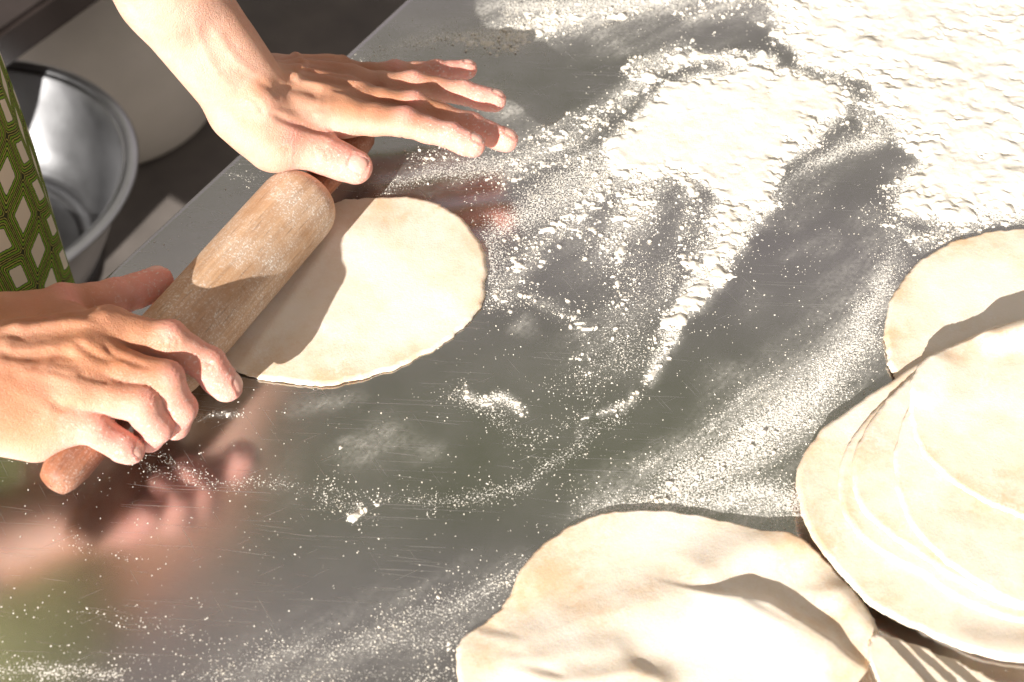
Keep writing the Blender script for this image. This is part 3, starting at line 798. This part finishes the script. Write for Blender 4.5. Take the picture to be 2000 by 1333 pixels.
def extract(fn, lo, hi, h):
    n = np.ceil((hi - lo) / h).astype(int) + 1
    B_ = 6; nb = (n + B_ - 1) // B_; n = nb * B_ + 1
    bc = np.stack(np.meshgrid(*[(np.arange(k) + 0.5) * B_ * h for k in nb], indexing='ij'), -1).reshape(-1, 3) + lo
    db = fn(bc); near = (np.abs(db) < B_ * h * 1.25).reshape(nb)
    D = np.repeat(np.repeat(np.repeat(np.where(db < 0, -1.0, 1.0).reshape(nb), B_, 0), B_, 1), B_, 2)
    D = np.pad(D, ((0, 1), (0, 1), (0, 1)), mode='edge').astype(np.float32)
    mask = np.zeros(n, bool)
    ii = np.argwhere(near)
    for q in ii:
        a = q * B_; mask[a[0]:a[0] + B_ + 1, a[1]:a[1] + B_ + 1, a[2]:a[2] + B_ + 1] = True
    pts = np.argwhere(mask)
    D[mask] = fn(pts * h + lo)
    # surface nets
    ins = D < 0
    cnt = np.zeros(np.array(D.shape) - 1, np.int8)
    for dx in (0, 1):
        for dy in (0, 1):
            for dz in (0, 1):
                cnt += ins[dx:D.shape[0] - 1 + dx, dy:D.shape[1] - 1 + dy, dz:D.shape[2] - 1 + dz]
    act = (cnt > 0) & (cnt < 8)
    cells = np.argwhere(act); vid = np.full(act.shape, -1, np.int64); vid[act] = np.arange(len(cells))
    acc = np.zeros((len(cells), 3)); num = np.zeros(len(cells))
    crn = [(a, b, c) for a in (0, 1) for b in (0, 1) for c in (0, 1)]
    val = {c: D[cells[:, 0] + c[0], cells[:, 1] + c[1], cells[:, 2] + c[2]].astype(float) for c in crn}
    for c in crn:
        for axx in range(3):
            if c[axx] == 0:
                e_ = list(c); e_[axx] = 1; e_ = tuple(e_)
                a, b = val[c], val[e_]; m = (a < 0) != (b < 0)
                t = np.where(m, a / np.where(np.abs(a - b) < 1e-12, 1e-12, a - b), 0)
                pos = np.repeat(np.array(c, float)[None], len(cells), 0); pos[:, axx] = t
                acc += np.where(m[:, None], pos, 0); num += m
    V = (cells + acc / np.maximum(num, 1)[:, None]) * h + lo
    F = []
    for axx in range(3):
        o1, o2 = (axx + 1) % 3, (axx + 2) % 3
        sl0 = [slice(None)] * 3; sl1 = [slice(None)] * 3; sl0[axx] = slice(0, -1); sl1[axx] = slice(1, None)
        a, b = ins[tuple(sl0)], ins[tuple(sl1)]
        ed = np.argwhere(a != b)
        ok = (ed[:, o1] > 0) & (ed[:, o2] > 0) & (ed[:, o1] < D.shape[o1] - 1) & (ed[:, o2] < D.shape[o2] - 1) & (ed[:, axx] < D.shape[axx] - 1)
        ed = ed[ok]; flip = a[ed[:, 0], ed[:, 1], ed[:, 2]]
        q = []
        for s1, s2 in ((-1, -1), (0, -1), (0, 0), (-1, 0)):
            c = ed.copy(); c[:, o1] += s1; c[:, o2] += s2; q.append(vid[c[:, 0], c[:, 1], c[:, 2]])
        q = np.stack(q, 1); q[~flip] = q[~flip][:, ::-1]
        F.append(q[(q >= 0).all(1)])
    F = np.vstack(F)
    # settle the points on the field
    for _ in range(2):
        d0 = fn(V); e_ = 0.0004
        gr = np.stack([fn(V + np.array([e_, 0, 0])) - d0, fn(V + np.array([0, e_, 0])) - d0, fn(V + np.array([0, 0, e_])) - d0], 1) / e_
        gl = np.linalg.norm(gr, axis=1, keepdims=True); gr = gr / np.maximum(gl, 1e-6)
        V = V - gr * np.clip(d0, -h * 0.5, h * 0.5)[:, None]
    return V, F, gr

def unit(v): return v / (np.linalg.norm(v) + 1e-12)

def finger(js, hint, nail=True, k=0.007):
    j = [Pm(a, b, c) for a, b, c, r in js]; r = [x[3] * MM for x in js]
    hint = np.array(hint, float)
    jj, rr = [], []
    for i in range(len(j)):                                  # slim the shaft between the joints
        jj.append(j[i]); rr.append(r[i])
        if i < len(j) - 1:
            m = (j[i] + j[i + 1]) / 2; f_ = 0.95 if i < len(j) - 2 else 1.0
            ax_ = unit(j[i + 1] - j[i]); dz = unit(hint - ax_ * (hint @ ax_))
            jj.append(m - dz * 0.0006); rr.append((r[i] + r[i + 1]) / 2 * f_)
    pads = []
    a_, b_ = j[-2], j[-1]; axd = unit(b_ - a_); dz = unit(hint - axd * (hint @ axd))
    pads.append((b_ - dz * r[-1] * 0.22 - axd * r[-1] * 0.5, b_ - dz * r[-1] * 0.10 + axd * r[-1] * 0.05, r[-1] * 0.9, r[-1] * 0.88))
    return dict(j=jj, r=rr, base=j, br=r, hint=hint, nail=nail, pads=pads, k=k)

def detail(V, N, arm, dorsal, seed):
    """creases, nails and dust on the settled surface"""
    n = len(V); disp = np.zeros(n); nailm = np.zeros(n); red = np.zeros(n); dust = np.zeros(n)
    for fi_, fg in enumerate(arm.f):
        j, r = fg['base'], fg['br']
        allax = np.full(n, 1e9)
        for i in range(len(j) - 1): allax = np.minimum(allax, cone(V, j[i], j[i + 1], r[i], r[i + 1]))
        own = allax < 0.003
        tip = np.linalg.norm(V - j[-1], axis=1)
        red = np.maximum(red, own * smooth(0.055, 0.008, tip) * 0.8)
        dust = np.maximum(dust, own * smooth(0.060, 0.004, tip) * 1.0)
        for i in range(1, len(j) - 1):
            ax_ = unit(unit(j[i] - j[i - 1]) + unit(j[i + 1] - j[i])); dz = unit(fg['hint'] - ax_ * (fg['hint'] @ ax_))
            s_ = (V - j[i]) @ ax_; rad = np.linalg.norm(V - j[i] - s_[:, None] * ax_, axis=1)
            lat = (V - j[i]) @ np.cross(ax_, dz)
            nearm = own & (np.abs(s_) < 0.010) & (rad < r[i] * 1.5)
            up = N @ dz
            wob = 0.0005 * np.sin(lat * 900 + i + fi_) + (vnoise3(V * 300, seed + i) - 0.5) * 0.0012
            gsum = np.zeros(n)
            for off, am in ((-0.0038, 0.5), (-0.0016, 0.9), (0.0008, 1.0), (0.0032, 0.6), (0.0052, 0.35)):
                gsum += am * np.exp(-((s_ - off + wob) / 0.00075) ** 2)
            disp -= nearm * 0.00050 * gsum * smooth(0.15, 0.6, up)
            disp += nearm * 0.0007 * np.exp(-(s_ / 0.006) ** 2) * smooth(0.3, 0.9, up)
            disp -= nearm * 0.0006 * np.exp(-((s_ + wob) / 0.0009) ** 2) * smooth(-0.1, -0.6, up)
            red = np.maximum(red, nearm * np.exp(-(s_ / 0.007) ** 2) * smooth(0.2, 0.8, up) * 0.6)
            dust = np.maximum(dust, nearm * np.exp(-(s_ / 0.006) ** 2) * smooth(0.2, 0.8, up) * 0.25)
        if fg['nail']:
            a_, b_, rt = j[-2], j[-1], r[-1]
            ax_ = unit(b_ - a_); dz = unit(fg['hint'] - ax_ * (fg['hint'] @ ax_)); lx = np.cross(ax_, dz)
            s_ = (V - b_) @ ax_; w_ = (V - b_) @ lx; u_ = (V - b_) @ dz
            nk = 0.86 if fi_ == 4 else 1.0; s0, s1, hw = -0.45 * rt * nk, 0.74 * rt, 0.62 * rt * nk
            sc, sl = (s0 + s1) / 2, (s1 - s0) / 2
            q = ((np.abs(s_ - sc) / sl) ** 3.2 + (np.abs(w_) / hw) ** 3.2) ** (1 / 3.2)
            ok = own & (u_ > 0.25 * rt)
            m_ = ok * smooth(1.03, 0.93, q); nailm = np.maximum(nailm, m_)
            disp += ok * (-0.00055 * np.exp(-((q - 1.05) / 0.09) ** 2) + 0.00035 * np.exp(-((q - 1.28) / 0.14) ** 2) + 0.00010 * m_)
            dust = np.maximum(dust, ok * np.exp(-((q - 1.08) / 0.14) ** 2) * 0.9)
            dust = dust * (1 - 0.55 * m_)
    up = N @ dorsal
    # soft skin folds and veins on the back of the hand
    fold = vnoise3(V * np.array([1, 1, 1]) * 95, seed + 40)
    backm = smooth(0.2, 0.7, up) * (1 - np.clip(red, 0, 1))
    disp += backm * (fold - 0.5) * 0.0009
    dust = np.maximum(dust, 0.10 * vnoise3(V * 60, seed + 60))
    global TAN_SHADE
    TAN_SHADE = smooth(-0.25, 0.65, up) * (1 - 0.45 * np.clip(red, 0, 1)) * (0.8 + 0.4 * (vnoise3(V * 40, seed + 70) - 0.5))  # tan on the backs of the hands, deepened to paint in their shade
    return V + N * disp[:, None], nailm, np.clip(red, 0, 1), np.clip(dust, 0, 1)

def tendon(mcp, wrist, dz, r_m, lift=0.0):
    a = mcp + dz * (r_m - 0.0010); m = mcp * 0.5 + wrist * 0.5 + dz * (r_m + 0.0012 + lift); b = mcp * 0.12 + wrist * 0.88 + dz * (r_m + 0.002)
    return [(a, m, 0.0038, 0.0031), (m, b, 0.0031, 0.0022)]

# ---- left hand, far, lying flat over the far handle
lw = Pm(482, 182, 88)
LF = [
    finger([(668, 226, 60, 11.5), (790, 239, 57, 9.0), (880, 266, 50, 7.8), (924, 283, 46, 7.0)], (0.1, 0.15, 1)),
    finger([(682, 196, 57, 11.5), (806, 207, 52, 9.0), (918, 246, 40, 8.0), (988, 273, 33, 7.2)], (0.1, 0.2, 1)),
    finger([(684, 170, 50, 11.0), (806, 166, 47, 8.6), (906, 182, 41, 7.6), (966, 196, 36, 6.9)], (0.05, 0.3, 1)),
    finger([(668, 152, 41, 10.0), (772, 142, 40, 7.6), (854, 139, 37, 6.6), (912, 135, 35, 6.0)], (0, 0.3, 1)),
    finger([(500, 246, 72, 17.0), (556, 276, 59, 15.0), (634, 302, 51, 12.2), (693, 326, 45, 10.2)], (0.25, -0.55, 0.75), k=0.006),
]
mc = [f['base'][0] for f in LF]
LD = unit(np.array([0.05, 0.32, 1.0]))
lpalm = [
    (lw, mc[0], 0.0165, 0.0125, 0.005), (lw, mc[1], 0.0165, 0.0125, 0.005), (lw, mc[2], 0.016, 0.012, 0.005), (lw, mc[3], 0.015, 0.011, 0.005),
    (mc[0], mc[1], 0.0110, 0.0110, 0.006), (mc[1], mc[2], 0.0108, 0.0105, 0.006), (mc[2], mc[3], 0.0105, 0.0098, 0.006),
    (Pm(478, 226, 76), Pm(535, 278, 60), 0.0185, 0.0185, 0.012),                 # ball of the thumb
    (Pm(545, 258, 54), Pm(640, 236, 49), 0.0105, 0.0090, 0.008),                 # web
    (Pm(500, 190, 93), Pm(560, 256, 66), 0.0125, 0.0095, 0.005),                  # thumb tendon
    (Pm(520, 150, 62), Pm(600, 150, 48), 0.015, 0.013, 0.012),
]
lrid = []
for i in range(4): lrid += tendon(mc[i], lw, LD, 0.0128, 0.0032)

LR = Pm(312, -40, 168); LEL = lw + (LR - lw) * 2.15
side = unit(np.cross(LR - lw, np.array([0.55, 0.5, -0.3])))
latl = unit(np.cross(unit(LR - lw), FWD))
larm = [(lw + latl * 0.0080, lw + (LR - lw) * 0.9 + latl * 0.009, 0.0178, 0.0192), (lw - latl * 0.0080, lw + (LR - lw) * 0.9 - latl * 0.009, 0.0172, 0.0192),
        (lw + (LR - lw) * 0.9, LEL, 0.024, 0.038), (LEL, LEL + np.array([-0.14, -0.02, 0.20]), 0.042, 0.050)]
ARM_L = Arm(LF, lpalm, lrid, larm)

# ---- right hand, near, closed over the near handle
rw = Pm(-118, 716, 74)
RF = [
    finger([(210, 648, 62, 11.6), (330, 664, 59, 10.2), (406, 713, 45, 9.5), (442, 753, 31, 8.4)], (0.75, 0.1, 0.75)),
    finger([(172, 702, 62, 11.8), (322, 742, 55, 10.0), (350, 797, 34, 8.8), (343, 830, 20, 7.8)], (0.9, -0.1, 0.6), nail=False),
    finger([(146, 764, 57, 11.4), (274, 788, 51, 9.8), (304, 834, 32, 8.6), (292, 855, 21, 7.6)], (0.9, -0.3, 0.5), nail=False),
    finger([(112, 818, 48, 10.8), (186, 838, 45, 8.8), (232, 868, 34, 7.6), (254, 880, 28, 6.8)], (0.55, -0.25, 0.8)),
    finger([(10, 640, 58, 17.0), (125, 600, 48, 12.6), (226, 582, 39, 10.4), (306, 551, 35, 9.0)], (-0.05, 0.55, 0.8), k=0.012),
]
mr = [f['base'][0] for f in RF]
RD = unit(np.array([0.05, -0.15, 1.0]))
rpalm = [
    (rw, mr[0], 0.019, 0.0125, 0.010), (rw, mr[1], 0.019, 0.0128, 0.010), (rw, mr[2], 0.018, 0.0125, 0.010), (rw, mr[3], 0.018, 0.0118, 0.010),
    (mr[0], mr[1], 0.0112, 0.0112, 0.006), (mr[1], mr[2], 0.0112, 0.011, 0.006), (mr[2], mr[3], 0.0108, 0.0105, 0.006),
    (Pm(-60, 800, 56), Pm(70, 842, 40), 0.021, 0.0165, 0.012),                    # heel on the little finger side
    (Pm(10, 640, 60), Pm(150, 640, 54), 0.016, 0.0115, 0.012),
]
rrid = []
for i in range(4): rrid += tendon(mr[i], rw, RD, 0.0128, 0.0022)
REL = np.array([-0.58, -0.13, 0.16])
larv = unit(np.cross(unit(REL - rw), np.array([0, 0, 1.0])))
rarm = [(rw + larv * 0.009, rw + (REL - rw) * 0.6 + larv * 0.010, 0.0205, 0.031), (rw - larv * 0.009, rw + (REL - rw) * 0.6 - larv * 0.010, 0.0205, 0.031),
        (rw + (REL - rw) * 0.6, REL, 0.038, 0.040), (REL, REL + np.array([0.03, 0.02, 0.24]), 0.042, 0.050)]
ARM_R = Arm(RF, rpalm, rrid, rarm)

def surf(arm, px, py):
    d = unit(FWD * FPX + RGT * (px - 1000) + UPV * (666.5 - py)); t = 0.45
    for _ in range(90):
        q = arm.sdf((CAM + d * t)[None])[0]
        if q < 0.0002: break
        t += max(q * 0.9, 0.0002)
        if t > 1.3: break
    return CAM + d * t

def strokes(V, N, arm, lst):
    disp = np.zeros(len(V))
    for pts, amp, w in lst:
        q = spline(np.array([surf(arm, *p) for p in pts]), 6 * len(pts), closed=False)
        best = np.full(len(V), 1e9); tb = np.zeros(len(V))
        for i in range(len(q) - 1):
            ba = q[i + 1] - q[i]; t = np.clip(((V - q[i]) @ ba) / (ba @ ba + 1e-12), 0, 1)
            d = np.linalg.norm(V - q[i] - t[:, None] * ba, axis=1); m = d < best
            best = np.where(m, d, best); tb = np.where(m, (i + t) / (len(q) - 1), tb)
        fade = smooth(0, 0.2, tb) * smooth(1, 0.8, tb)
        disp += amp * MM * np.exp(-(best / (w * MM)) ** 2) * (0.35 + 0.65 * fade)
    return V + N * disp[:, None]

L_STROKES = [
    ([(531, 224), (574, 240), (625, 257), (652, 268)], -2.2, 2.2),
    ([(523, 176), (565, 170), (599, 176), (628, 188)], -1.9, 4.6),
    ([(505, 196), (550, 186), (600, 192), (640, 205)], 0.7, 4.0),
    ([(561, 137), (625, 141), (689, 150), (744, 168)], -1.6, 2.6),
    ([(582, 150), (646, 158), (700, 168)], -1.6, 2.4),
    ([(642, 171), (689, 183), (752, 199), (816, 212)], -1.8, 2.6),
    ([(560, 160), (625, 165), (680, 176)], 1.0, 2.2),
    ([(640, 150), (700, 160), (750, 164)], 0.9, 2.2),
    ([(470, 140), (520, 165), (545, 190)], -0.8, 2.2),
    ([(450, 170), (500, 200), (515, 225)], -0.7, 2.0),
    ([(540, 210), (590, 215), (650, 214)], -0.8, 2.2),
    ([(600, 226), (640, 236), (690, 246)], -0.6, 1.6),
    ([(420, 60), (455, 110), (500, 150)], 0.9, 3.0),
    ([(380, 40), (400, 100), (430, 150), (470, 180)], 0.7, 2.6),
    ([(604, 292), (616, 302), (618, 314)], -0.35, 1.2), ([(622, 284), (636, 296), (640, 312)], -0.45, 1.2), ([(632, 284), (648, 298), (652, 314)], -0.3, 1.1),
]
R_STROKES = [
    ([(0, 626), (60, 626), (100, 622), (118, 615), (166, 616)], -1.7, 2.4),
    ([(0, 640), (60, 640), (110, 632), (160, 630), (195, 640)], 1.2, 2.6),
    ([(0, 680), (50, 685), (90, 682), (120, 678)], 1.3, 2.2),
    ([(0, 692), (60, 697), (110, 692), (150, 700)], -1.1, 2.4),
    ([(148, 668), (175, 686), (200, 698), (225, 703)], -1.7, 2.4),
    ([(205, 672), (222, 690), (250, 703), (290, 716)], -1.4, 2.0),
    ([(60, 720), (110, 726), (150, 738)], -0.9, 2.4),
    ([(40, 735), (80, 720), (100, 700)], 0.8, 2.0),
    ([(150, 728), (190, 740), (215, 745)], -1.2, 2.2),
    ([(100, 788), (130, 796), (160, 796)], -1.3, 2.6),
    ([(30, 655), (60, 665), (100, 660)], -0.6, 2.0),
    ([(312, 652), (322, 664), (318, 680)], -0.7, 1.1), ([(324, 650), (336, 664), (332, 682)], -0.9, 1.1), ([(338, 654), (348, 668), (344, 684)], -0.7, 1.1),
    ([(398, 706), (410, 712), (402, 730)], -0.7, 1.1), ([(408, 708), (420, 718), (410, 736)], -0.6, 1.0),
    ([(200, 580), (206, 590), (204, 604)], -0.5, 1.2), ([(226, 570), (232, 582), (228, 598)], -0.6, 1.2),
]
allV, allF, A_n, A_r, A_d, A_t = [], [], [], [], [], []
off = 0
def add_part(V, F, a, b, c):
    global off
    allV.append(V); allF.append(F + off); A_n.append(a); A_r.append(b); A_d.append(c); off += len(V)
for arm, dz, seed, fb, cb in (
        (ARM_L, LD, 3, (np.minimum(lw, LR) - 0.045, np.array([0.045, 0.40, 0.215])), None),
        (ARM_R, RD, 8, None, None)):
    pts = np.vstack([np.array(f['base']) for f in arm.f])
    wr = lw if arm is ARM_L else rw
    lo = np.minimum(pts.min(0), wr) - 0.034; hi = np.maximum(pts.max(0), wr) + 0.034
    if arm is ARM_L:
        LQ = lw + (LR - lw) * 1.25; lo = np.minimum(lo, LQ - np.array([0.045, 0.045, 0.0])); hi = np.maximum(hi, LQ + np.array([0.045, 0.045, 0.05]))
    V, F, N = extract(arm.sdf, lo, hi, 0.00115)
    V = strokes(V, N, arm, L_STROKES if arm is ARM_L else R_STROKES)
    V, a, b, c = detail(V, N, arm, dz, seed); add_part(V, F, a, b, c); A_t.append(np.clip(TAN_SHADE, 0, 1))
    # the rest of the arm, out of the picture
    el = LEL if arm is ARM_L else REL
    if arm is ARM_L: lo2 = np.array([el[0] - 0.24, el[1] - 0.12, hi[2] - 0.006]); hi2 = np.array([lo[0] + 0.30, el[1] + 0.20, el[2] + 0.26])
    else: lo2 = np.array([el[0] - 0.10, el[1] - 0.10, -0.05]); hi2 = np.array([lo[0] + 0.006, el[1] + 0.24, el[2] + 0.32])
    V, F, N = extract(arm.sdf, lo2, hi2, 0.005)
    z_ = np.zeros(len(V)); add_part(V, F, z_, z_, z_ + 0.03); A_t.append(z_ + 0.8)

person = empty('person', (-0.43, 0.12, FLOOR_Z))
tag(person, 'person in a green patterned apron pressing a rolling pin with both floury hands', 'person')
body = mesh_obj('body', np.vstack(allV), np.vstack(allF), M_SKIN)
fattr(body, 'tan', np.concatenate(A_t)); fattr(body, 'nail', np.concatenate(A_n)); fattr(body, 'red', np.concatenate(A_r)); fattr(body, 'dust', np.concatenate(A_d))  # 'tan' also carries the shade painted on the hand backs
body.parent = person; body.matrix_parent_inverse = Matrix.Translation(-Vector(person.location))

# apron: wrapped round the hips, hanging to the floor
T0 = P(150, 568, -0.12)
view = unit(np.array([T0[0] - CAM[0], T0[1] - CAM[1]])); left = np.array([-view[1], view[0]])
RX, RY = 0.155, 0.155
cc = T0[:2] + left * RX
na, nz_ = 180, 120
av, af, pu, pv = [], [], [], []
for i in range(nz_ + 1):
    z = FLOOR_Z + 0.05 + (0.42 - FLOOR_Z - 0.05) * i / nz_
    for j in range(na):
        a = 2 * math.pi * j / na
        f_ = 1 + 0.035 * math.sin(a * 7 + 1.3) * max(0, 1 - (z + 0.85) / 0.9) + 0.02 * math.sin(a * 3 + z * 5) + 0.012 * math.sin(a * 13 + z * 4 + 0.8 * math.sin(z * 9)) + (0.10 * max(0, -z - 0.1))
        f_ *= 1 - 0.10 * max(0, z) / 0.4
        av.append((cc[0] + RX * f_ * math.cos(a), cc[1] + RY * f_ * math.sin(a), z))
        pu.append(((a - 4.0) % (2 * math.pi)) * RX + 0.004 * math.sin(z * 22)); pv.append(z + 0.006 * math.sin(a * 5))
for i in range(nz_):
    for j in range(na):
        k = (j + 1) % na; af.append((i * na + j, i * na + k, (i + 1) * na + k, (i + 1) * na + j))
apron = mesh_obj('apron', av, np.array(af), M_APRON)
fattr(apron, 'pu', pu); fattr(apron, 'pv', pv)
apron.parent = person; apron.matrix_parent_inverse = Matrix.Translation(-Vector(person.location))

# ------------------------------------------------------------------ things on the floor beyond the table
BZ = -0.60
q = P(-112, 345, BZ + 0.13)
bowl = empty('basin', (q[0], q[1], BZ)); bowl.scale = (0.84, 0.84, 0.84); tag(bowl, 'large shiny steel basin on a low stool behind the table', 'basin')
lathe('wall', [(0.001, 0.004), (0.165, 0.004), (0.178, 0.006), (0.186, 0.012), (0.205, 0.05), (0.232, 0.11), (0.243, 0.150), (0.246, 0.156), (0.240, 0.150), (0.229, 0.108), (0.202, 0.048), (0.18, 0.001), (0.001, 0.0)], M_BOWL, bowl, 96)
lathe('rim', [(0.2465, 0.1565), (0.255, 0.159), (0.262, 0.157), (0.2645, 0.153), (0.262, 0.150), (0.255, 0.154), (0.2465, 0.151)], M_BOWL, bowl, 96, closed=True)
lathe('base_ring', [(0.150, 0.0045), (0.156, 0.009), (0.162, 0.010), (0.168, 0.008), (0.171, 0.0045)], M_BOWL, bowl, 96)
stool = empty('stool', (q[0], q[1], FLOOR_Z)); tag(stool, 'low dark stool under the steel basin', 'stool')
lathe('seat', [(0.001, BZ - FLOOR_Z - 0.03), (0.15, BZ - FLOOR_Z - 0.03), (0.155, BZ - FLOOR_Z - 0.015), (0.15, BZ - FLOOR_Z - 0.001), (0.001, BZ - FLOOR_Z - 0.001)], M_DARK, stool, 40)
for k in range(4):
    a = k * math.pi / 2 + 0.4
    box('leg', (0.03, 0.03, BZ - FLOOR_Z - 0.032), (0.11 * math.cos(a), 0.11 * math.sin(a), (BZ - FLOOR_Z - 0.032) / 2), M_DARK, stool, 0.003, a)
q = P(215, 205, FLOOR_Z)
tub = empty('bucket', (q[0], q[1], FLOOR_Z + 0.002)); tag(tub, 'cream plastic bucket standing behind the steel basin', 'bucket')
lathe('wall', [(0.001, 0.001), (0.16, 0.001), (0.172, 0.004), (0.178, 0.014), (0.200, 0.36), (0.197, 0.36), (0.174, 0.016), (0.16, 0.008), (0.001, 0.007)], M_TUB, tub, 72)
lathe('rim', [(0.2, 0.352), (0.210, 0.353), (0.211, 0.366), (0.204, 0.372), (0.1965, 0.366), (0.1975, 0.352)], M_TUB, tub, 72, closed=True)
b0, b1 = P(0, 148, -0.42), P(205, 0, -0.42); bd = unit(b1 - b0); ba = math.atan2(bd[1], bd[0]); bn = np.array([-bd[1], bd[0], 0])
bench = empty('bench', (0, 0, 0)); tag(bench, 'dark wooden bench edge at the top left corner behind the basin', 'bench')
mid = b0 + bd * 0.05 + bn * 0.17
ms = mid + bd * 0.0
box('seat', (2.4, 0.34, 0.05), (ms[0], ms[1], -0.42 + 0.025), M_DARK, bench, 0.006, ba)  # seat lengthened out of view on the left to shade the floor
for su in (-1.12, 1.1):
    for sv in (-0.14, 0.14):
        c = mid + bd * su + bn * sv
        box('leg', (0.045, 0.045, -0.42 - FLOOR_Z), (c[0], c[1], (FLOOR_Z - 0.42) / 2), M_DARK, bench, 0.004, ba)
